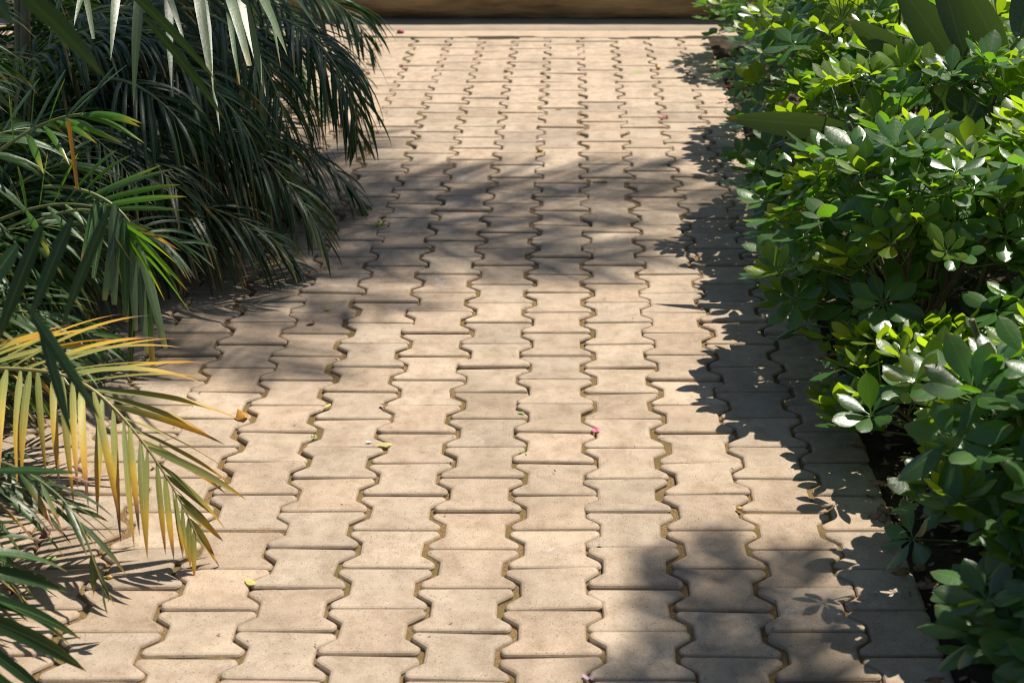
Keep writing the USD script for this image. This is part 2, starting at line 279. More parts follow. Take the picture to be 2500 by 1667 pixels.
C, R, AMP, SL = 0.175, 0.159, 0.0160, 0.029
X0, YJ = 0.046, 3.8826
GAP, EGAP, RC = 0.0039, 0.0017, 0.016
from shapely.geometry import Polygon, box as sbox
def outline(w0, w1, cutl=None, cutr=None):
    """outline of one I-shaped stone centred on (0,0)"""
    h = R / 2 - EGAP; fl = (R - 2 * SL) / 4; a = C / 2 + AMP - GAP; b = C / 2 - AMP - GAP
    y1 = R / 2 - fl; y2 = y1 - SL
    right = [(a, -h), (a, -y1), (b, -y2), (b, y2), (a, y1), (a, h)]
    left = [(-x, y) for x, y in right[::-1]]
    if w1: right = [(w1, -h), (w1, h)]
    if w0: left = [(-w0, h), (-w0, -h)]
    p = Polygon(right + left)
    p = p.buffer(-RC, quad_segs=4).buffer(RC, quad_segs=4) if False else p
    # round the convex corners more than the inner ones
    p = p.buffer(-.013, quad_segs=4).buffer(.013, quad_segs=4).buffer(.004, quad_segs=2).buffer(-.004, quad_segs=2)
    return p.simplify(.0004)
def stone(poly, ch=.0078, dep=.0058, H=.05):
    p = np.array(poly.exterior.coords)[:-1]
    if Polygon(p).exterior.is_ccw is False: p = p[::-1]
    n = len(p)
    e = np.roll(p, -1, 0) - p; en = np.stack([e[:, 1], -e[:, 0]], 1); en /= np.linalg.norm(en, axis=1, keepdims=True)
    vn = en + np.roll(en, 1, 0); vn /= np.maximum((vn ** 2).sum(1, keepdims=True) / 2, .5)
    p1 = p - vn * ch * .38; p2 = p - vn * ch
    z = lambda q, zz: np.c_[q, np.full(n, zz)]
    v = np.vstack([z(p, -H), z(p, -dep), z(p1, -dep * .32), z(p2, 0)])
    f = []
    for k in range(3):
        for i in range(n):
            j = (i + 1) % n; a, b, c, d = k * n + i, k * n + j, (k + 1) * n + j, (k + 1) * n + i
            f += [(a, b, c), (a, c, d)]
    import mapbox_earcut as me
    try:
        t = me.triangulate_float64(p2, np.array([n], np.uint32)).reshape(-1, 3)
    except Exception:
        t = np.array([(0, i, i + 1) for i in range(1, n - 1)])
    tri = t + 3 * n
    a2 = v[tri]; cr = np.cross(a2[:, 1] - a2[:, 0], a2[:, 2] - a2[:, 0])[:, 2]
    tri[cr < 0] = tri[cr < 0][:, ::-1]
    f = np.vstack([np.array(f), tri])
    uv = np.zeros((len(v), 2)); uv[3 * n:, 0] = 1; uv[2 * n:3 * n, 0] = .55
    return v, f, uv
normal_poly = outline(0, 0); right_poly = outline(0, PXR - (X0 + 3 * C + C / 2) - .002)
stones = []
base_v, base_f, base_u = stone(normal_poly); rv, rf, ru = stone(right_poly)
prg = np.random.default_rng(11)
for k in range(-9, 4):
    xc = X0 + (k + .5) * C
    ph = YJ + (R / 2) * (k % 2 == 0) * 1.0     # k = -1 is the column under the middle of the view
    nlo, nhi = int(math.floor((PY0 - ph) / R)), int(math.ceil((PY1 - ph) / R))
    wob = prg.uniform(0, 6.28)
    for n in range(nlo, nhi + 1):
        yc = ph + (n + .5) * R
        if yc - R / 2 < PY0 or yc - R * .25 > PY1: continue
        v = (rv if k == 3 else base_v).copy(); f, u = (rf, ru) if k == 3 else (base_f, base_u)
        if yc + R / 2 > PY1:
            cut = PY1 - yc - .004; q = (right_poly if k == 3 else normal_poly).intersection(sbox(-1, -1, 1, cut))
            if q.area < .004: continue
            v, f, u = stone(q)
        # edges worn by hand: small ripple
        nn = len(v) // 4
        rip = (meshkit.noise(np.c_[v[:, :2] * 60 + n * 3.1, np.full(len(v), k * 7.7)], 3) - .5) * .0036
        v[:, :2] += nz(np.array([1, .6])) * 0 + (v[:, :2] / np.maximum(np.linalg.norm(v[:, :2], axis=1, keepdims=True), 1e-6)) * rip[:, None]
        a = math.radians(prg.normal(0, .85)); tx, ty = prg.normal(0, .009, 2); dz = prg.normal(0, .0018) - .0004
        ca, sa = math.cos(a), math.sin(a)
        x, y = v[:, 0] * ca - v[:, 1] * sa, v[:, 0] * sa + v[:, 1] * ca
        z = v[:, 2] + x * tx + y * ty + dz
        jx = prg.normal(0, .0017) + .0035 * math.sin(n * .45 + wob); jy = prg.normal(0, .0009)
        P = np.stack([x + xc + (jx if k < 3 else 0), y + yc + jy, z], 1)
        stones.append((P, f, np.array([xc, yc, 0]), int(prg.integers(0, 5)), u))
def vis_size(c, s):
    q = proj(c)[0]
    if q[2] < .2 or not (-60 < q[0] < W + 60 and -60 < q[1] < HGT + 60): return 0
    return s / q[2]
hidden_left = lambda c: c[0] < -1.0 and c[1] > 4.0
order = sorted(range(len(stones)), key=lambda i: -vis_size(stones[i][2], 1) + (100 if hidden_left(stones[i][2]) else 0))
pick = [i for i in order[:300] if vis_size(stones[i][2], 1) > 0]
for i in pick: obj('paver', stones[i][0], stones[i][1], PAV[stones[i][3]], PATH, smooth=False, uv=stones[i][4])
rest = [i for i in range(len(stones)) if i not in set(pick)]
v, f, u = join([(stones[i][0], stones[i][1], stones[i][4]) for i in rest])
tag(obj('paver_field', v, f, PAV[0], PATH, smooth=False, uv=u), kind='stuff')

# mortar edge and concrete strip before the log
xs = np.linspace(-3.2, 3.2, 260)
def ribbon(y0, y1, z0, z1, rows=5):
    """bevelled slab along x between y0(x) and y1(x)"""
    prof = [(0, z0), (.02, z1 - .004), (.08, z1), (1, z1)]
    v = np.vstack([np.c_[xs, y0 + (y1 - y0) * t, np.full(len(xs), z)] for t, z in prof]); n = len(xs)
    f = []
    for k in range(len(prof) - 1):
        i = np.arange(n - 1) + k * n
        f += [np.stack([i, i + 1, i + n + 1], 1), np.stack([i, i + n + 1, i + n], 1)]
    return v, np.vstack(f)
edge = 8.043 + .05 * (meshkit.fbm(np.c_[xs * 3, xs * 0, xs * 0], 3, 4) - .5) + .016 * (meshkit.fbm(np.c_[xs * 14, xs * 0, xs * 0], 3, 9) - .5)
step = (meshkit.noise(np.c_[xs * 5.6, xs * 0 + 3, xs * 0], 12) > .52) * .028
v, f = ribbon(edge - step, np.full(len(xs), 8.17), -.03, .007)
tag(obj('mortar_strip', v, f, M['mortar']), kind='structure')
v, f = ribbon(8.165 + .004 * np.sin(xs * 3), np.full(len(xs), 9.4), -.03, .013)
tag(obj('concrete_strip', v, f, M['concrete']), kind='structure')
nx, na = 220, 48
lx = np.linspace(-3.0, 3.4, nx); la = np.linspace(0, 2 * np.pi, na, endpoint=False)
A, X = np.meshgrid(la, lx)
rad = .27 + .07 * (meshkit.fbm(np.stack([X * 1.3, np.cos(A) * 2.2, np.sin(A) * 2.2], -1), 4, 2) - .5) + .03 * (meshkit.fbm(np.stack([X * 5, np.cos(A) * 12, np.sin(A) * 12], -1), 3, 6) - .5)
v = np.stack([X, 8.66 - .006 * X - rad * np.cos(A), .215 + rad * np.sin(A)], -1).reshape(-1, 3)
i = np.arange(nx - 1)[:, None] * na; j = np.arange(na)[None]; jn = (j + 1) % na
q = np.stack([i + j, i + na + j, i + na + jn, i + jn], -1).reshape(-1, 4); f = np.vstack([q[:, [0, 1, 2]], q[:, [0, 2, 3]]])
cen = [[lx[0], 8.66, .215], [lx[-1], 8.66, .215]]
f = np.vstack([f, np.stack([np.full(na, nx * na), np.arange(na), (np.arange(na) + 1) % na], 1), np.stack([np.full(na, nx * na + 1), (nx - 1) * na + (np.arange(na) + 1) % na, (nx - 1) * na + np.arange(na)], 1)])
tag(obj('log', np.vstack([v, cen]), f, M['log']), 'thick rough brown log lying across the far end of the path behind the concrete strip', 'log')

# ------------------------------------------------------------------ palms
def pal_prof(t): return np.clip(np.minimum(1, .35 + 3.2 * t) * np.clip((1 - t) / .42, 0, 1) ** .75, .02, 1)
def pal_prof_cut(t): return np.clip(np.minimum(1, .35 + 3.2 * t) * np.clip((1.12 - t) / .6, 0, 1) ** .5, .05, 1)
class Palm:
    def __init__(self, base, label, group='feathery palm clumps along the left side of the path', name='areca_palm'):
        self.base = np.asarray(base, float); self.t = thing(name, base, label, 'palm', group); self.path = str(self.t.GetPath()); self.leaf = []
    def frond(self, pts, spacing=.035, ll=.42, lw=.026, droop=5.0, matname='palm', start=.12, ang0=62, ang1=28, rach='rachis', r=.007, fold=.35, side_drop=.15, n=9, cut=0.0, seed=None, both=(1, -1), jit=1.0, label=None, far=None):
        rg = np.random.default_rng(seed if seed is not None else int(rng.integers(1 << 30)))
        p = spline(pts, 40); seg = np.r_[0, np.cumsum(np.linalg.norm(np.diff(p, axis=0), axis=1))]; L = seg[-1]
        v, f, uv = tube(p, r, 6, r * .25)
        fr = obj('frond', v - self.base, f, M[rach], self.path, uv)
        if label: tag(fr, label)
        fp = str(fr.GetPath()); tang = np.gradient(p, axis=0)
        m = max(3, int(L * (1 - start) / spacing))
        for s in both:
            if s == -1 and far: droop, side_drop, ll, ang0, ang1 = far
            for i in range(m):
                u = start + (1 - start) * (i + rg.uniform(.2, .8)) / m
                b = np.array([np.interp(u * L, seg, p[:, c]) for c in range(3)]); t = nz([np.interp(u * L, seg, tang[:, c]) for c in range(3)])
                h = np.cross(t, [0, 0, 1.0]); h = nz(h) if np.linalg.norm(h) > .1 else np.array([1.0, 0, 0]); up = np.cross(h, t)
                a = math.radians(ang0 + (ang1 - ang0) * u + rg.normal(0, 4) * jit)
                d = t * math.cos(a) + h * s * math.sin(a) + up * (rg.normal(.12, .14) * jit - side_drop)
                ln = ll * (.55 + .45 * math.sin(math.pi * min(1, .15 + u * .95)) ) * (1 - .45 * max(0, u - .75) / .25) * rg.uniform(.88, 1.1)
                prof = pal_prof_cut if rg.random() < cut else pal_prof
                bl = blade(b, d, t + up * rg.normal(0, .25), ln, lw * rg.uniform(.8, 1.15) * (1 - .3 * max(0, u - .6)), droop * rg.uniform(.6, 1.4), prof, fold, n, rg.normal(0, .35))
                mn = matname if not isinstance(matname, tuple) else matname[0 if rg.random() < matname[2] else 1]
                self.leaf.append((bl, mn, fp))
        return fp
    def auto(self, az, length, lift, bend, origin=None, **kw):
        """a frond that rises from the clump and arches over under its own weight"""
        o = self.base + [0, 0, .1] if origin is None else np.asarray(origin, float)
        d = nz([math.cos(az) * math.cos(lift), math.sin(az) * math.cos(lift), math.sin(lift)]); pts = [o]; k = 10
        for i in range(k):
            pts.append(pts[-1] + d * length / k); d = nz(d + np.array([0, 0, -1.0]) * bend * (length / k) * (.5 + i / k))
        return self.frond(pts, **kw)
    def canes(self, n, h, spread=.25):
        for i in range(n):
            a = rng.uniform(0, 6.28); b = self.base + [math.cos(a) * spread * .5, math.sin(a) * spread * .5, -.05]
            v, f, uv = tube(spline([b, b + [math.cos(a) * .05, math.sin(a) * .05, h * .5], b + [math.cos(a) * .18, math.sin(a) * .18, h]], 12), .022, 8, .014)
            obj('stem', v - self.base, f, M['cane'], self.path, uv)
    def extra(self, bl, mn, fp=None): self.leaf.append((bl, mn, fp or self.path))
    def finish(self):
        sc = []
        for bl, mn, fp in self.leaf:
            q = proj(bl[0][1::3]); ok = (q[:, 0] > -20) & (q[:, 0] < W + 20) & (q[:, 1] > -20) & (q[:, 1] < HGT + 20) & (q[:, 2] > .2)
            sc.append(np.abs(np.diff(q[:, :2], axis=0)).sum() * ok.mean() if ok.any() else 0)
        o = np.argsort(-np.array(sc)); ind = set(int(i) for i in o[:290] if sc[i] > 25)
        others = {}
        for i, (bl, mn, fp) in enumerate(self.leaf):
            if i in ind: obj('leaflet', bl[0] - self.base, bl[1], M[mn], fp, bl[2])
            else: others.setdefault(mn, []).append((bl[0] - self.base, bl[1], bl[2]))
        for mn, ps in others.items():
            v, f, uv = join(ps); tag(obj('leaflet_mass', v, f, M[mn], self.path, uv), kind='stuff')

# front palm, lower left: the yellowing frond, a drooping frond, near leaflets
pa = Palm((-1.75, 2.75, 0), 'front palm clump at lower left with a long golden yellow frond')
pa.canes(5, .9)
YF = [D(-160, 850, 3.1), D(-40, 846, 2.98), D(80, 850, 2.93), D(190, 880, 2.88), D(300, 980, 2.83), D(385, 1100, 2.80), D(455, 1235, 2.775)]
pa.frond(YF, spacing=.028, ll=.335, lw=.0155, droop=3.8, far=(2.0, -.12, .315, 62, 12), matname='palm_yellow', start=.05, ang0=74, ang1=22, rach='rachis_yellow', r=.006, fold=.25, side_drop=.2, n=12, seed=5, jit=.7, label='yellowing frond with golden brown tips')
DF = [D(-140, 1030, 2.72), D(0, 1060, 2.68), D(100, 1110, 2.62), D(170, 1180, 2.57), D(210, 1270, 2.53), D(250, 1380, 2.5)]
pa.frond(DF, spacing=.055, ll=.16, lw=.014, droop=5, matname='palm_tip', start=.3, ang0=30, ang1=10, r=.004, seed=8, n=10)
NF = [D(-400, 1230, 2.3), D(-210, 1270, 2.25), D(-100, 1340, 2.2), D(-60, 1480, 2.15), D(-40, 1650, 2.1)]
pa.frond(NF, spacing=.036, ll=.25, lw=.026, droop=3.0, matname='palm', start=.2, ang0=62, ang1=42, r=.006, seed=21, n=10)
# dark leaflets close to the camera on the left
for a_, b_, w_ in (((250, 480), (130, 760), .02), ((165, 500), (60, 740), .024), ((95, 520), (-20, 800), .026), ((60, 700), (235, 960), .022), ((90, 740), (165, 1000), .02), ((-40, 1080), (190, 1075), .016), ((40, 560), (-60, 700), .03)):
    p0 = D(*a_, 2.25); p1 = D(*b_, 2.2); pa.extra(blade(p0, p1 - p0, (1, .3, .5), np.linalg.norm(p1 - p0), w_ * .85, .8, pal_prof, .3, 10), 'palm_near')
for i in range(12):
    az = rng.uniform(-.5, 1.4); pa.auto(az, rng.uniform(.65, .9), rng.uniform(.5, 1.15), rng.uniform(1.6, 2.6), origin=pa.base + [rng.uniform(-.25, -.05), rng.uniform(.1, .5), .08], spacing=.03, ll=.38, lw=.0135, droop=5, matname=('palm', 'palm_tip', .8))
for i in range(9):
    pa.auto(rng.uniform(-.3, 1.0), rng.uniform(.6, .85), rng.uniform(.4, .9), rng.uniform(1.6, 2.6), origin=[-1.85 + rng.uniform(-.1, .1), rng.uniform(2.2, 2.7), .06], spacing=.032, ll=.32, lw=.0135, droop=5, matname=('palm', 'palm_tip', .7))
pa.finish()

# middle palm
pb = Palm((-1.8, 3.75, 0), 'middle palm clump on the left with bright green side leaflets')
pb.canes(6, 1.2)
def fan(p, rach, leaves, Y, mn, w, arch, side, prof=pal_prof):
    v, f, uv = tube(spline([D(*q, Y + .06 - .02 * k) for k, q in enumerate(rach)], 20), .005, 6, .003); fr = str(obj('frond', v - p.base, f, M['rachis'], p.path, uv).GetPath())
    for a_, b_ in leaves:
        p.extra(span(D(*a_, Y), D(*b_, Y - .10 + rng.normal(0, .03)), side, w * rng.uniform(.85, 1.15), arch + rng.normal(0, .03), prof, .3, 11, rng.normal(0, .3)), mn if not isinstance(mn, tuple) else mn[int(rng.random() < .3)], fr)
fan(pb, [(-120, 560), (0, 505), (110, 472), (235, 480)], [((120, 470), (180, 350)), ((150, 465), (270, 344)), ((175, 462), (300, 358)), ((195, 455), (370, 380)), ((210, 458), (398, 389)), ((215, 465), (415, 424)), ((225, 475), (430, 452)), ((232, 482), (424, 484)), ((90, 475), (110, 350)), ((60, 485), (40, 380)), ((110, 475), (200, 560)), ((150, 470), (260, 580)), ((60, 485), (120, 600))], 3.42, ('palm_fresh', 'palm'), .017, .06, (0, 1, .6))
fan(pb, [(60, 520), (160, 485), (230, 490), (275, 530)], [((230, 490), (416, 577)), ((245, 500), (405, 606)), ((255, 510), (392, 634)), ((262, 515), (350, 640)), ((265, 520), (432, 670)), ((272, 528), (440, 722)), ((250, 505), (320, 610)), ((215, 490), (300, 600)), ((268, 524), (378, 690)), ((240, 500), (280, 650))], 3.36, ('palm_fresh', 'palm_tip'), .0165, .12, (.4, -.4, .8))
fan(pb, [(-120, 420), (0, 345), (90, 290), (190, 262)], [((190, 262), (326, 284)), ((180, 264), (322, 292)), ((185, 266), (332, 330)), ((150, 272), (282, 330)), ((130, 278), (222, 330)), ((100, 290), (160, 380)), ((60, 310), (100, 400)), ((110, 285), (150, 180)), ((70, 300), (80, 200)), ((30, 325), (20, 215)), ((145, 275), (225, 200))], 3.45, ('palm_fresh', 'palm'), .0155, .10, (0, 1, .6))
fan(pb, [(100, 430), (200, 440), (270, 480), (320, 560)], [((262, 470), (262, 700)), ((240, 465), (215, 640)), ((285, 500), (290, 740)), ((300, 530), (312, 760)), ((315, 550), (338, 812)), ((320, 560), (352, 840)), ((225, 455), (190, 600)), ((275, 490), (240, 690)), ((322, 570), (380, 800)), ((318, 560), (300, 860))], 3.33, ('palm_pale', 'palm'), .022, .06, (1, .3, -.2), pal_prof_cut)
for i in range(20):
    az = rng.uniform(-1.3, 1.2); pb.auto(az, rng.uniform(.5, .8), rng.uniform(.45, 1.2), rng.uniform(1.5, 2.4), origin=pb.base + [rng.uniform(-.2, .15), rng.uniform(-.25, .25), .1], spacing=.028, ll=.42, lw=.0145, droop=6, matname=('palm_tip', 'palm_fresh', .3) if i % 5 == 0 else 'palm')
hb = D(157, 278, 3.2)
pb.extra(blade(hb, (0, 0, -1), (1, .2, 0), .155, .0095, 0, lambda t: np.full_like(t, 1.0) * (1 - .3 * t), .3, 8, .5), 'palm_dead')
pb.finish()

# tall palm at the upper left whose broad lit leaflets hang from above
pd = Palm((-2.1, 3.3, 0), 'taller palm at upper left with broad pale sunlit leaflets hanging down')
pd.canes(5, 1.6)
rz = [D(-200, -200, 4.25), D(100, -150, 4.15), D(330, -120, 4.05), D(520, -90, 3.98), D(640, -40, 3.92)]
v, f, uv = tube(spline(rz, 20), .009, 6, .004); fr = str(obj('frond', v - pd.base, f, M['rachis'], pd.path, uv).GetPath())
for a_, b_, w_, c_ in (((283, -100), (254, 140), .026, 0), ((330, -90), (307, 245), .029, 0), ((384, -95), (394, 205), .028, 0), ((440, -95), (482, 165), .032, 1), ((468, -60), (490, 215), .02, 0), ((495, -90), (573, 152), .031, 1),
        ((530, -80), (611, 222), .034, 0), ((560, -70), (660, 128), .026, 0), ((515, -30), (549, 195), .016, 1), ((600, -55), (645, 155), .014, 0), ((470, 60), (505, 305), .017, 0), ((230, -100), (170, 60), .022, 0), ((180, -90), (215, 90), .02, 1), ((620, -50), (735, 78), .014, 0), ((350, -90), (430, 120), .02, 0)):
    p0 = D(*a_, 4.05); p1 = D(*b_, 3.70); l_ = np.linalg.norm(p1 - p0)
    pd.extra(span(p0, p1, (1, .45, -.25), w_ * .88, .12, pal_prof_cut if c_ else pal_prof, -.14, 12, rng.normal(0, .25)), 'palm_pale' if w_ > .018 else 'palm', fr)
rz = [D(-260, -60, 3.0), D(-100, -140, 2.95), D(80, -160, 2.9), D(250, -90, 2.85), D(330, -10, 2.82)]
v, f, uv = tube(spline(rz, 20), .008, 6, .004); fr = str(obj('frond', v - pd.base, f, M['rachis'], pd.path, uv).GetPath())
for a_, b_, w_, Y0, Y1 in (((20, -40), (240, 178), .034, 1.85, 1.8), ((260, -50), (498, 188), .026, 2.85, 2.8), ((330, 40), (522, 285), .024, 2.85, 2.8), ((-60, -60), (30, 60), .034, 1.9, 1.85), ((60, -60), (160, 120), .02, 3.3, 3.2), ((150, -50), (110, 110), .02, 3.4, 3.3), ((290, 150), (130, 300), .015, 3.5, 3.4), ((265, 150), (180, 270), .014, 3.4, 3.4), ((150, 160), (60, 330), .018, 3.4, 3.3), ((90, 180), (-10, 330), .018, 3.3, 3.2)):
    p0 = D(*a_, Y0); p1 = D(*b_, Y1); pd.extra(span(p0, p1, (1, -.6, .5), w_, .07, pal_prof, .22, 12), 'palm_near', fr)
for i in range(7):
    az = rng.uniform(.6, 2.0); pd.auto(az, rng.uniform(.9, 1.2), rng.uniform(.7, 1.25), rng.uniform(1.0, 1.7), origin=pd.base + [rng.uniform(-.2, .2), rng.uniform(-.2, .6), .3], spacing=.045, ll=.45, lw=.02, droop=6, matname='palm')
pd.finish()

# far palms leaning over the path
pc = Palm((-1.98, 5.05, 0), 'dense dark palm clump leaning over the path behind the middle one')
pc.canes(7, 1.2)
for i in range(10):
    az = rng.uniform(-1.2, .3); pc.auto(az, rng.uniform(.7, 1.0), rng.uniform(.35, .9), rng.uniform(1.6, 2.4), origin=pc.base + [rng.uniform(0, .3), rng.uniform(-.7, -.2), .1], spacing=.024, ll=.40, lw=.013, droop=8, matname=('palm', 'palm_tip', .6), r=.006)
for i in range(30):
    az = rng.uniform(-1.4, 1.1); pc.auto(az, rng.uniform(.95, 1.4), rng.uniform(.55, 1.25), rng.uniform(1.3, 2.2), origin=pc.base + [rng.uniform(-.2, .25), rng.uniform(-.4, .4), .12], spacing=.023, ll=.48, lw=.013, droop=7, matname=('palm', 'palm_tip', .75), r=.006)
for q, l_, sd in (([D(420, 20, 5.0), D(550, 80, 4.9), D(630, 200, 4.82), D(665, 320, 4.8)], .38, 3), ([D(520, -20, 5.4), D(660, 30, 5.3), D(750, 120, 5.25), D(790, 220, 5.2)], .40, 4), ([D(600, 40, 5.2), D(740, 110, 5.05), D(800, 210, 5.0), D(822, 330, 5.0)], .27, 11), ([D(330, 120, 4.7), D(430, 160, 4.6), D(540, 260, 4.55), D(600, 380, 4.55)], .40, 6), ([D(250, 180, 4.5), D(350, 220, 4.4), D(430, 300, 4.35)], .30, 9)):
    pc.frond(q, spacing=.02, ll=l_ + .05, lw=.013, droop=9, matname=('palm', 'palm_tip', .7), start=.1, ang0=55, ang1=20, r=.006, seed=sd)
pc.finish()
pe = Palm((-2.16, 6.5, 0), 'furthest palm clump on the left reaching towards the log')
pe.canes(6, 1.2)
for i in range(24):
    az = rng.uniform(-1.5, 1.0); pe.auto(az, rng.uniform(.95, 1.5), rng.uniform(.55, 1.2), rng.uniform(1.3, 2.1), origin=pe.base + [rng.uniform(-.2, .25), rng.uniform(-.4, .4), .12], spacing=.026, ll=.44, lw=.013, droop=7, matname=('palm', 'palm_tip', .85), r=.006)
pe.frond([D(500, -60, 6.2), D(700, -20, 6.1), D(800, 30, 6.0), D(850, 110, 5.95)], spacing=.022, ll=.36, lw=.015, droop=8, matname=('palm', 'palm_tip', .85), start=.1, ang0=55, ang1=20, r=.006, seed=61)
pe.finish()

# ------------------------------------------------------------------ umbrella shrubs on the right
def obov(t): return np.clip(np.sin(np.pi * np.clip(t, 0, 1) ** 1.25 * .985 + .01) ** .72, .03, 1)
LEAF0, LEAF1 = D(1668, 268, 4.46), D(1900, 290, 4.41); LEAFP = LEAF0 + (LEAF1 - LEAF0) * np.linspace(0, 1, 9)[:, None]
class Shrub:
    def __init__(self, base, label):
        self.base = np.asarray(base, float); self.t = thing('umbrella_shrub', base, label, 'shrub', 'umbrella shrubs along the right side of the path')
        self.path = str(self.t.GetPath()); self.leaf = []; self.stems = []
    def stem(self, top, r=.007, bark=False):
        a = rng.uniform(0, 6.28); b = self.base + [math.cos(a) * .06, math.sin(a) * .06, -.05]
        mid = (b + top) / 2 + [rng.normal(0, .02), rng.normal(0, .02), .04]
        p = spline([b, mid, top], 10); v, f, uv = tube(p, r * 1.4, 6, r * .8); obj('stem', v - self.base, f, M['bark' if bark else 'stem'], self.path, uv); self.stems.append(p)
    def rosette(self, hub, axis, size=.10, young=False, cup=.35, nl=None, wid=.47, seed=None, petiole=True):
        rg = np.random.default_rng(seed if seed is not None else int(rng.integers(1 << 30)))
        axis = nz(axis); hub = np.asarray(hub, float)
        allp = np.vstack(self.stems) if self.stems else np.array([self.base])
        dd = np.linalg.norm(allp - (hub - axis * .10), axis=1) + 2.0 * np.maximum(0, allp[:, 2] - hub[2] + .03); s = allp[np.argmin(dd)]
        pl = np.linalg.norm(hub - s)
        if pl > .28: s = hub + (s - hub) * .28 / pl
        p = spline([s, (s + hub) / 2 - axis * .012 + [0, 0, .01], hub], 6); v, f, uv = tube(p, .0024, 5, .0017)
        lf = obj('leaf', v - self.base, f, M['petiole'], self.path, uv); fp = str(lf.GetPath())
        e1 = nz(np.cross(axis, [.3, .9, .2])); e2 = np.cross(axis, e1); n = nl or int(rg.integers(6, 10)); a0 = rg.uniform(0, 6.28)
        for i in range(n):
            a = a0 + (i + rg.uniform(-.15, .15)) * 2 * np.pi / n; o = e1 * math.cos(a) + e2 * math.sin(a)
            el = cup + rg.normal(0, .16); d = o * math.cos(el) + axis * math.sin(el)
            ln = size * rg.uniform(.75, 1.12); pb_ = hub + d * ln * .14
            side = np.cross(axis, o)
            bl = blade(hub + d * .004, d, side, ln, ln * wid * rg.uniform(.88, 1.1), rg.uniform(.8, 4.2), lambda t: np.where(t < .13, .07, obov((t - .13) / .87)), rg.uniform(.12, .35), 9, rg.normal(0, .18))
            self.leaf.append((bl, 'shrub_young' if young else 'shrub', fp))
    clear = [(1625, 1960, 222, 322, 4.5), (2055, 2235, -60, 135, 4.6), (1950, 2090, 30, 140, 4.5), (2135, 2300, 200, 310, 4.3), (2230, 2352, -60, 110, 4.6)]
    def fill(self, h, rx, ry, n, size=.10, young=.3, zmin=.15, cover=1.0, inner=.3):
        for i in range(max(5, n // 8)):
            a = rng.uniform(0, 6.28); r = math.sqrt(rng.random()) * .75
            self.stem(self.base + [rx * r * math.cos(a), ry * r * math.sin(a), h * (1 - .45 * r * r) * .86], .006, i % 3 == 0)
        pts = []
        tries = 0
        while len(pts) < n and tries < n * 25:
            tries += 1
            a = rng.uniform(0, 6.28) if rng.random() < .7 else rng.uniform(2.2, 4.4); r = math.sqrt(rng.random()); lay = 1 if rng.random() > inner else rng.uniform(.55, .85)
            z = h * (1 - r ** 3.2) ** .5 * lay; z = rng.uniform(zmin, h * .85) if r > .84 else z
            q = self.base + [rx * r * math.cos(a) * (.92 + .1 * lay), ry * r * math.sin(a), max(z, zmin * rng.uniform(.6, 1.4))]
            q[2] += rng.normal(0, .02)
            e = proj(q + [0, 0, .02])[0] * 2352 / W
            al = (q - LEAFP) @ SUN; off = np.linalg.norm(LEAFP + SUN * al[:, None] - q, axis=1)      # keep the long leaf in the sun
            if ((al > .03) & (off < .10)).any(): continue
            if any(a0 < e[0] < a1 and b0 < e[1] < b1 and q[1] < yy for a0, a1, b0, b1, yy in self.clear): continue
            if not pts or ((np.array(pts) - q) ** 2).sum(1).min() > (size * .58) ** 2:
                pts.append(q); nr = nz([math.cos(a) * r * .42, math.sin(a) * r * .42, 1.0]); nr = nz(nr + rng.normal(0, .17, 3))
                yg = rng.random() < young * (1 if lay == 1 and z > h * .5 else .15)
                self.rosette(q, nr, size * rng.uniform(.8, 1.15) * (.9 if yg else 1), yg, .7 if yg else rng.uniform(.2, .62))
    def finish(self):
        sc = []
        for bl, mn, fp in self.leaf:
            q = proj(bl[0][1::3]); ok = (q[:, 0] > -20) & (q[:, 0] < W + 20) & (q[:, 1] > -20) & (q[:, 1] < HGT + 20) & (q[:, 2] > .2)
            sc.append(np.abs(np.diff(q[:, :2], axis=0)).sum() * ok.mean() if ok.any() else 0)
        o = np.argsort(-np.array(sc)); ind = set(int(i) for i in o[:295] if sc[i] > 12); others = {}
        for i, (bl, mn, fp) in enumerate(self.leaf):
            if i in ind: obj('leaflet', bl[0] - self.base, bl[1], M[mn], fp, bl[2])
            else: others.setdefault(mn, []).append((bl[0] - self.base, bl[1], bl[2]))
        for mn, ps in others.items():
            v, f, uv = join(ps); tag(obj('leaflet_mass', v, f, M[mn], self.path, uv), kind='stuff')
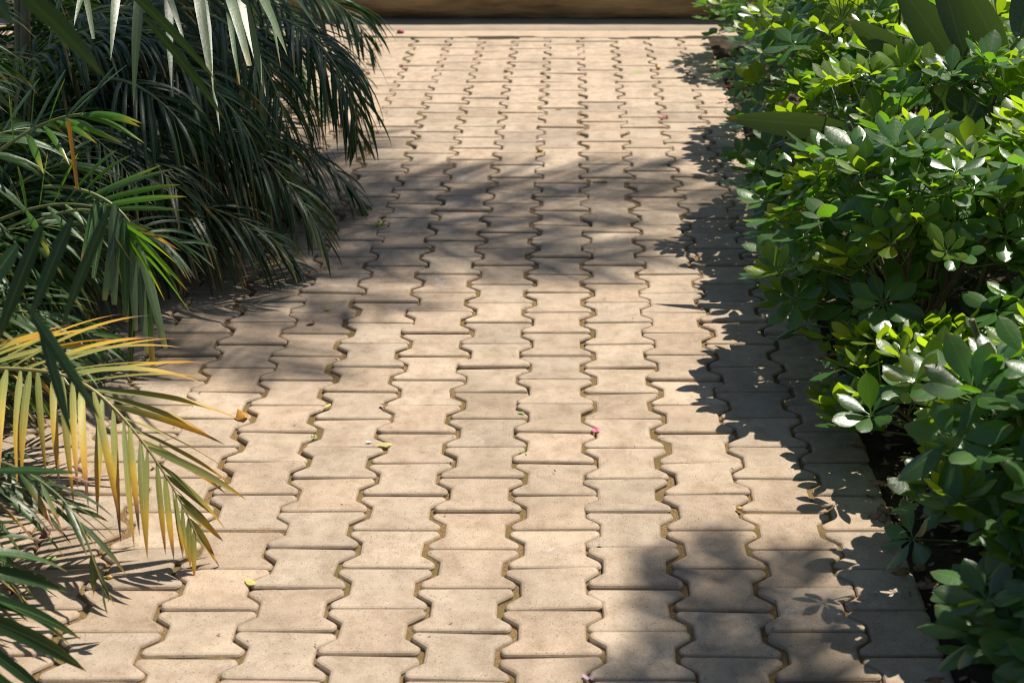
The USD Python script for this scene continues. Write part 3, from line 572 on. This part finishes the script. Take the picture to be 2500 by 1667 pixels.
SH = [  # x, y, height, rx, ry, rosettes, leaflet, young, label, lowest leaves
    (1.15, 7.45, .46, .48, .62, 50, .10, .5, 'furthest umbrella shrub in the right hedge beside the end of the log', .08),
    (1.95, 6.10, .78, .50, .60, 30, .10, .5, 'far umbrella shrub at the top right behind the broad leaved plant', .2),
    (1.12, 6.00, .74, .47, .58, 64, .10, .45, 'light green umbrella shrub at the top left corner of the right hedge', .1),
    (1.95, 5.15, .78, .48, .55, 36, .10, .6, 'sunlit umbrella shrub around the foot of the broad leaved plant', .2),
    (1.10, 5.08, .86, .52, .46, 76, .105, .45, 'umbrella shrub under the long broad leaf that points over the path', .12),
    (1.70, 4.45, .76, .46, .48, 52, .105, .65, 'bright yellow green umbrella shrub at the right edge of the photo', .2),
    (1.09, 4.42, .78, .50, .44, 76, .105, .35, 'umbrella shrub with a bare cut stem standing up from its leaves', .15),
    (1.46, 3.88, .72, .46, .42, 74, .105, .6, 'umbrella shrub with glossy sunlit tops in the middle of the right hedge', .12),
    (.96, 3.80, .66, .45, .38, 70, .105, .25, 'dark green umbrella shrub hanging over bare stems and soil', .2),
    (.91, 3.28, .30, .30, .26, 36, .095, .5, 'small low umbrella shrub with fresh green tips at the edge of the paving', .1),
    (1.30, 3.15, .46, .34, .34, 38, .10, .3, 'umbrella shrub with thin bare leaf stalks at the right edge', .12),
    (1.05, 2.72, .52, .36, .34, 46, .115, .15, 'nearest large leaved umbrella shrub with pale glossy leaves at the right', .1),
    (1.04, 2.26, .36, .33, .30, 40, .11, .0, 'shaded umbrella shrub in the bottom right corner', .08),
    (1.50, 2.42, 1.25, .46, .36, 80, .11, .1, 'taller umbrella shrub at the right edge whose shade fills the bottom right corner', .15),
]
for (x, y, h, rx, ry, n, sz, yg, lab, zm) in SH:
    s = Shrub((x, y, -.02), lab)
    s.fill(h, rx, ry, int(n * 1.9), sz * .89, min(.9, yg * 1.4 + .04), zm)
    if 'bare cut stem' in lab:
        a, b = D(1990, 420, 4.0), D(1948, 282, 3.95)
        v, f, uv = tube(spline([a + [0.02, 0, -.2], a, b], 12), .008, 7, .007); tag(obj('stem', v - s.base, f, M['stem'], s.path, uv), 'bare cut stem tip')
    if 'thin bare leaf stalks' in lab:
        a, b = D(2265, 860, 3.0), D(2232, 735, 2.98)
        v, f, uv = tube(spline([a + [0.02, 0.02, -.2], a, b], 12), .0085, 7, .0075); tag(obj('stem', v - s.base, f, M['stem'], s.path, uv), 'bare cut stem tip')
    if 'nearest large' in lab:
        s.rosette(D(2238, 905, 2.70), (-.15, -.35, .9), .125, False, .5, 8, .45, 3)
        s.rosette(D(2190, 1010, 2.62), (-.5, -.4, .7), .12, False, .2, 7, .45, 4)
    s.finish()

sh = Shrub((1.75, 2.1, -.02), 'tall overhanging umbrella shrub beside the right edge of the view')
sh.fill(1.95, .95, .75, 150, .15, .1, 1.25)
sh.finish()
# ------------------------------------------------------------------ broad leaved plant (upper right)
def broad(t): return np.clip(np.sin(np.pi * np.clip(t * .97 + .02, 0, 1) ** .8) ** .8, .03, 1)
bp = thing('bird_of_paradise_plant', (1.55, 5.75, -.02), 'large broad leaved plant with long grey green blades rising from the right hedge', 'plant')
bpath = str(bp.GetPath()); bb = np.array([1.55, 5.75, -.02])
def bird_leaf(foot, tip, w, side, droop=.3, fold=.25, label=None):
    bl = blade(foot, tip - foot, np.asarray(side, float), np.linalg.norm(tip - foot), w, droop, broad, fold + .12, 16, rng.normal(0, .25))
    lf = obj('leaf', bl[0] - bb, bl[1], M['bird'], bpath, bl[2])
    if label: tag(lf, label)
    mid = (bb + foot) / 2 + [0, 0, .08]
    v, f, uv = tube(spline([bb, mid, foot], 12), .010, 7, .007); obj('stalk', v - bb, f, M['petiole'], bpath, uv)
bird_leaf(D(1960, 296, 4.40), D(1668, 268, 4.46), .085, (.1, -.35, 1), .1, .15, 'long leaf that points over the path')
bird_leaf(D(2085, 135, 4.5), D(1950, 44, 4.55), .085, (.6, -.3, .7), .1, .2)
bird_leaf(D(2225, 190, 4.5), D(2050, -60, 4.6), .115, (.8, -.3, .4), .1, .2)
bird_leaf(D(2215, 130, 4.3), D(2140, -130, 4.4), .07, (1, -.2, .2), .1, .2)
bird_leaf(D(2310, 140, 4.4), D(2190, -80, 4.5), .10, (.8, -.4, .3), .1, .2)
bird_leaf(D(2135, 205, 4.25), D(2290, 305, 4.1), .085, (.3, -.3, .9), .1, .2)
bird_leaf(D(2340, 90, 4.3), D(2400, -110, 4.4), .10, (.9, -.4, .1), .1, .2)

# ------------------------------------------------------------------ tall palms whose crowns stand above the view and shade the path
def tall_palm(foot, crown, nf, length, label, seed, bend=(.25, .5), spec=None, ll=.55, gap=.045, lw=.036):
    rg = np.random.default_rng(seed); foot = np.asarray(foot, float); crown = np.asarray(crown, float)
    t = thing('tall_palm', foot, label, 'palm'); tp = str(t.GetPath())
    v, f, uv = tube(spline([foot, foot * .35 + crown * .65 + [0, 0, -.4], crown], 30), .11, 12, .07); obj('trunk', v - foot, f, M['trunk'], tp, uv)
    for i in range(nf):
        az = 2 * np.pi * (i + rg.uniform(-.3, .3)) / nf; lift = rg.uniform(-.15, .9); sc_ = 1.0
        if spec: az, sc_, lift = math.radians(spec[i][0] + rg.normal(0, 3)), spec[i][1], rg.uniform(0, .5)
        d = nz([math.cos(az) * math.cos(lift), math.sin(az) * math.cos(lift), math.sin(lift)])
        pts = [crown]; k = 10; ln = length * sc_ * rg.uniform(.85, 1.1); bd = rg.uniform(*bend)
        for j in range(k): pts.append(pts[-1] + d * ln / k); d = nz(d + np.array([0, 0, -1.0]) * bd * ln / k)
        p = spline(pts, 30); tang = np.gradient(p, axis=0); ps = [tube(p, .018, 5, .005)]
        for u in np.arange(.12, 1, gap / ln):
            b = np.array([np.interp(u * 29, np.arange(30), p[:, c]) for c in range(3)]); tt = nz([np.interp(u * 29, np.arange(30), tang[:, c]) for c in range(3)])
            h = np.cross(tt, [0, 0, 1.0]); h = nz(h) if np.linalg.norm(h) > .05 else np.array([1.0, 0, 0])
            for s in (1, -1):
                a = math.radians(60 - 25 * u) + rg.normal(0, .1)
                ps.append(blade(b, tt * math.cos(a) + h * s * math.sin(a) + [0, 0, -.1], tt, ll * (.5 + .5 * math.sin(math.pi * u)) * rg.uniform(.85, 1.1), lw, 2.0, pal_prof, .3, 5))
        v, f, uv = join(ps); obj('frond', v - foot, f, M['palm'], tp, uv)
def over(gx, gy, z): return np.array([gx, gy, 0]) + SUN * (z / SUN[2])
c1 = over(-1.5, 5.2, 7.5); KS = [(20, .6), (5, 1.0), (-3, 1.1), (-9, 1.08), (-16, .9), (-30, .55), (-54, .68), (-64, .85), (-74, .9), (-85, .7), (-99, .85), (-107, .9), (60, .5), (100, .6), (140, .8), (170, .9), (200, .8), (230, .55), (30, .4)]
tall_palm((-3.9, 8.8, -.05), c1, len(KS), 2.0, 'leaning palm behind the left palm clumps whose crown shades the path', 3, spec=KS, gap=.06, lw=.031)
c2 = over(.44, 1.83, 6.5); KT = [(90, 1.02), (96, 1.05), (103, 1.0), (112, .75), (124, .5), (200, .4), (240, .4), (280, .4)]
tall_palm((3.6, 2.6, -.05), c2, len(KT), 1.15, 'tall palm right of the view that shades the bottom right of the path', 5, (.3, .8), spec=KT, ll=.20, gap=.05)

# ------------------------------------------------------------------ leaf litter and small fallen things
litter = []
lr = np.random.default_rng(23)
for i in range(3200):
    x, y = PXR - .035 + abs(lr.normal(0, .55)), lr.uniform(2.0, 7.5)
    if i > 2500: x, y = lr.uniform(PXL - .8, PXL + .15), lr.uniform(2.0, 7.5)
    a = lr.uniform(0, 6.28); d = np.array([math.cos(a), math.sin(a), lr.normal(0, .25)])
    litter.append(blade([x, y, lr.uniform(-.008, .008) + (.006 if x < PXR + .01 and x > 0 else 0)], d, [-math.sin(a), math.cos(a), lr.normal(0, .4)], lr.uniform(.008, .06), lr.uniform(.005, .024), 0, obov, lr.uniform(-.3, .4), 5, curl=lr.normal(0, 6)))
v, f, uv = join(litter)
M['litter'] = leaf_mat('leaf_litter_look', [(0, (.19, .09, .06)), (.35, (.36, .20, .14)), (.7, (.22, .13, .08)), (1, (.10, .05, .03))], (1.3, 1.1, 1.0), .7, .15, .6, 1.0, .3)
tag(obj('leaf_litter', v, f, M['litter'], uv=uv), kind='stuff', label='dry brown leaf litter on the soil under the shrubs', cat='leaf litter')
deb = []
for i in range(420):
    k = lr.integers(-8, 4); y = lr.uniform(2.3, 7.9); x = X0 + k * C + lr.normal(0, .012) if lr.random() < .6 else lr.uniform(-1.3, .72)
    if i > 300: y, x = lr.uniform(8.1, 8.45), lr.uniform(-1.6, 1.1)
    a = lr.uniform(0, 6.28); deb.append(blade([x, y, .003 if y < 8 else .016], [math.cos(a), math.sin(a), lr.uniform(0, .3)], [-math.sin(a), math.cos(a), lr.normal(0, .3)], lr.uniform(.004, .012), lr.uniform(.0015, .006), 0, obov, .3, 4, curl=lr.normal(0, 20)))
v, f, uv = join(deb); tag(obj('path_debris', v, f, M['litter'], uv=uv), kind='stuff', label='tiny dry leaf bits and grit scattered on the pavers and joints', cat='debris')
def flat_mat(n, c, tr=.25): return leaf_mat(n, [(0, c), (1, c)], (1.3, 1.3, 1.2), .5, tr, .1)
M['f_yellow'] = flat_mat('fallen_yellow_look', (.55, .50, .16)); M['f_green'] = flat_mat('fallen_green_look', (.28, .40, .10)); M['f_orange'] = flat_mat('fallen_orange_look', (.42, .20, .03)); M['f_brown'] = flat_mat('fallen_brown_look', (.20, .08, .03))
M['f_pink'] = flat_mat('petal_pink_look', (.62, .10, .22)); M['f_pale'] = flat_mat('petal_pale_look', (.70, .45, .55)); M['f_white'] = flat_mat('petal_white_look', (.75, .74, .78)); M['f_red'] = plain('berry_red_look', (.30, .025, .06), .6, .3, 60); M['f_gold'] = plain('berry_gold_look', (.5, .3, .06), .4, .3, 60)
def fallen(name, px, py, ln, wd, ang, curl, m, label, cat, fold=.2, z=.003, tilt=.05):
    p = G(px, py); a = math.radians(ang); d = np.array([math.cos(a), math.sin(a), tilt])
    bl = blade([-d[0] * ln / 2, -d[1] * ln / 2, z], d, [-math.sin(a), math.cos(a), .1], ln, wd, 0, obov, fold, 9, curl=curl)
    x = bl[0].copy(); x[:, 2] -= min(0, x[:, 2].min() - .002)
    o = obj(name, x + p, bl[1], M[m], uv=bl[2]); tag(o, label, cat)
FL = 'fallen_leaf'
fallen(FL, 718, 744, .030, .022, 20, 45, 'f_brown', 'curled brown fallen leaf casting a small shadow near the left palms', 'fallen leaf', .5)
fallen(FL, 752, 711, .022, .010, 5, 0, 'f_green', 'small green fallen leaf just beyond the curled brown one', 'fallen leaf')
fallen(FL, 556, 962, .045, .034, -55, 12, 'f_orange', 'folded orange fallen leaf at the tips of the yellow frond', 'fallen leaf', .9)
fallen(FL, 752, 934, .030, .010, 60, 6, 'f_yellow', 'narrow yellow fallen leaf stuck in a paver joint right of the folded orange one', 'fallen leaf')
fallen(FL, 882, 1023, .042, .018, 10, 4, 'f_yellow', 'pale yellow fallen leaf lying beside a white petal', 'fallen leaf')
fallen('fallen_petal', 847, 1016, .016, .010, 0, 8, 'f_white', 'white fallen petal left of the pale yellow leaf', 'petal')
fallen(FL, 574, 1339, .032, .016, -40, 4, 'f_yellow', 'yellow fallen leaf on the pavers right of the yellow frond tips', 'fallen leaf')
fallen(FL, 118, 1284, .022, .013, 20, 10, 'f_green', 'tiny green fallen leaf in the frond shadows at lower left', 'fallen leaf', .5)
fallen(FL, 1432, 325, .050, .010, 3, 0, 'f_yellow', 'thin yellow fallen leaf far up the path', 'fallen leaf')
fallen(FL, 1462, 170, .05, .022, 3, 0, 'f_green', 'pale green fallen leaf near the far end of the path', 'fallen leaf')
fallen(FL, 1197, 949, .02, .009, -30, 6, 'f_green', 'green leaf scrap in a joint in the middle of the path', 'fallen leaf')
fallen(FL, 880, 932, .02, .014, 40, 30, 'f_brown', 'brown leaf scrap in a joint right of the narrow yellow leaf', 'fallen leaf', .6)
fallen(FL, 880, 499, .035, .018, 40, 20, 'f_brown', 'brown fallen leaf beside the grass tuft in the shaded band', 'fallen leaf', .5)
fallen(FL, 1470, 622, .02, .014, 40, 25, 'f_brown', 'reddish brown leaf scrap in a joint beside the shrub shadow', 'fallen leaf', .5)
fallen(FL, 2150, 1130, .05, .02, 10, 10, 'f_orange', 'dry tan fallen leaf on the soil under the nearest shrub', 'fallen leaf', .3, .012)
fallen(FL, 2115, 1137, .04, .02, 70, 14, 'f_brown', 'dry brown fallen leaf left of the tan one on the soil', 'fallen leaf', .3, .012)
def berry(px, py, r, m, label, cat, name='fallen_berry'):
    s = trimesh.creation.icosphere(2, 1.0); v = s.vertices * [r * 1.25, r, r * .85]; v = v * (1 + .12 * (meshkit.noise(s.vertices * 3, 5) - .5))[:, None]; v[:, 2] += r * .8
    tag(obj(name, v + G(px, py), s.faces, M[m]), label, cat)
berry(105, 1232, .0085, 'f_red', 'dark red fallen bud in the frond shadows at lower left', 'bud', 'fallen_bud')
berry(748, 566, .008, 'f_red', 'red fallen bud beside the dark palm clump', 'bud', 'fallen_bud')
berry(920, 80, .016, 'f_red', 'red fallen bud on the mortar strip at the far end', 'bud', 'fallen_bud')
berry(1240, 350, .010, 'f_gold', 'tan seed in a joint just below the pink petal up the path', 'seed', 'fallen_seed')
berry(1512, 160, .010, 'f_gold', 'golden seed in a joint near the far end of the path', 'seed', 'fallen_seed')
berry(1162, 166, .009, 'f_gold', 'pale seed in a joint left of the path middle near the far end', 'seed', 'fallen_seed')
berry(1698, 1172, .006, 'f_gold', 'small yellow seed in a joint by the right shrub shadow', 'seed', 'fallen_seed')
berry(252, 1329, .006, 'f_gold', 'small yellow seed left of the yellow frond tips', 'seed', 'fallen_seed')
berry(597, 625, .007, 'f_pale', 'pale pink bud in a joint under the dark palm', 'bud', 'fallen_bud')
def petals(px, py, r, m, label):
    ps = []; p = G(px, py); g2 = np.random.default_rng(int(px))
    for i in range(4):
        a = g2.uniform(0, 6.28); d = [math.cos(a), math.sin(a), .5]; ps.append(blade([0, 0, .003], d, [-math.sin(a), math.cos(a), .2], r, r * .9, 0, obov, .4, 5, curl=25))
    v, f, uv = join(ps); tag(obj('fallen_petal', v + p, f, M[m], uv=uv), label, 'petal')
petals(1370, 992, .015, 'f_pink', 'bright pink crumpled petal in a joint in the middle of the path')
petals(1352, 1558, .013, 'f_pale', 'pale pink petal at the bottom edge of the photo')
petals(1240, 324, .014, 'f_pale', 'white and pink petal up the middle of the path')
petals(1522, 271, .016, 'f_pink', 'pink petal in a joint up the right half of the path')
petals(932, 159, .018, 'f_pink', 'pink petal near the far palm leaf tips')
def tuft(px, py, n, h, label, seed):
    g2 = np.random.default_rng(seed); ps = []; p = G(px, py, -.008)
    t = thing('grass_tuft', p, label, 'weed')
    for i in range(n):
        a = g2.uniform(0, 6.28); l = g2.uniform(.3, 1.1); bl = blade([g2.normal(0, .004), g2.normal(0, .004), 0], [math.cos(a) * math.cos(l), math.sin(a) * math.cos(l), math.sin(l)], [-math.sin(a), math.cos(a), 0], h * g2.uniform(.6, 1.1), .004, 14, pal_prof, .2, 6)
        obj('grass_blade', bl[0], bl[1], M['shrub_young'], str(t.GetPath()), bl[2])
tuft(872, 523, 18, .055, 'grass tuft in a joint in the shaded band left of the middle', 1)
tuft(1203, 1045, 9, .03, 'tiny weed in a joint right of the middle of the path', 2)
tuft(1360, 580, 9, .028, 'tiny weed in a sunny joint just beyond the shaded band', 3)
tuft(722, 1010, 7, .022, 'tiny weed in a joint left of the pale yellow leaf', 4)
tuft(856, 622, 7, .02, 'tiny weed in a joint at the edge of the shade', 6)
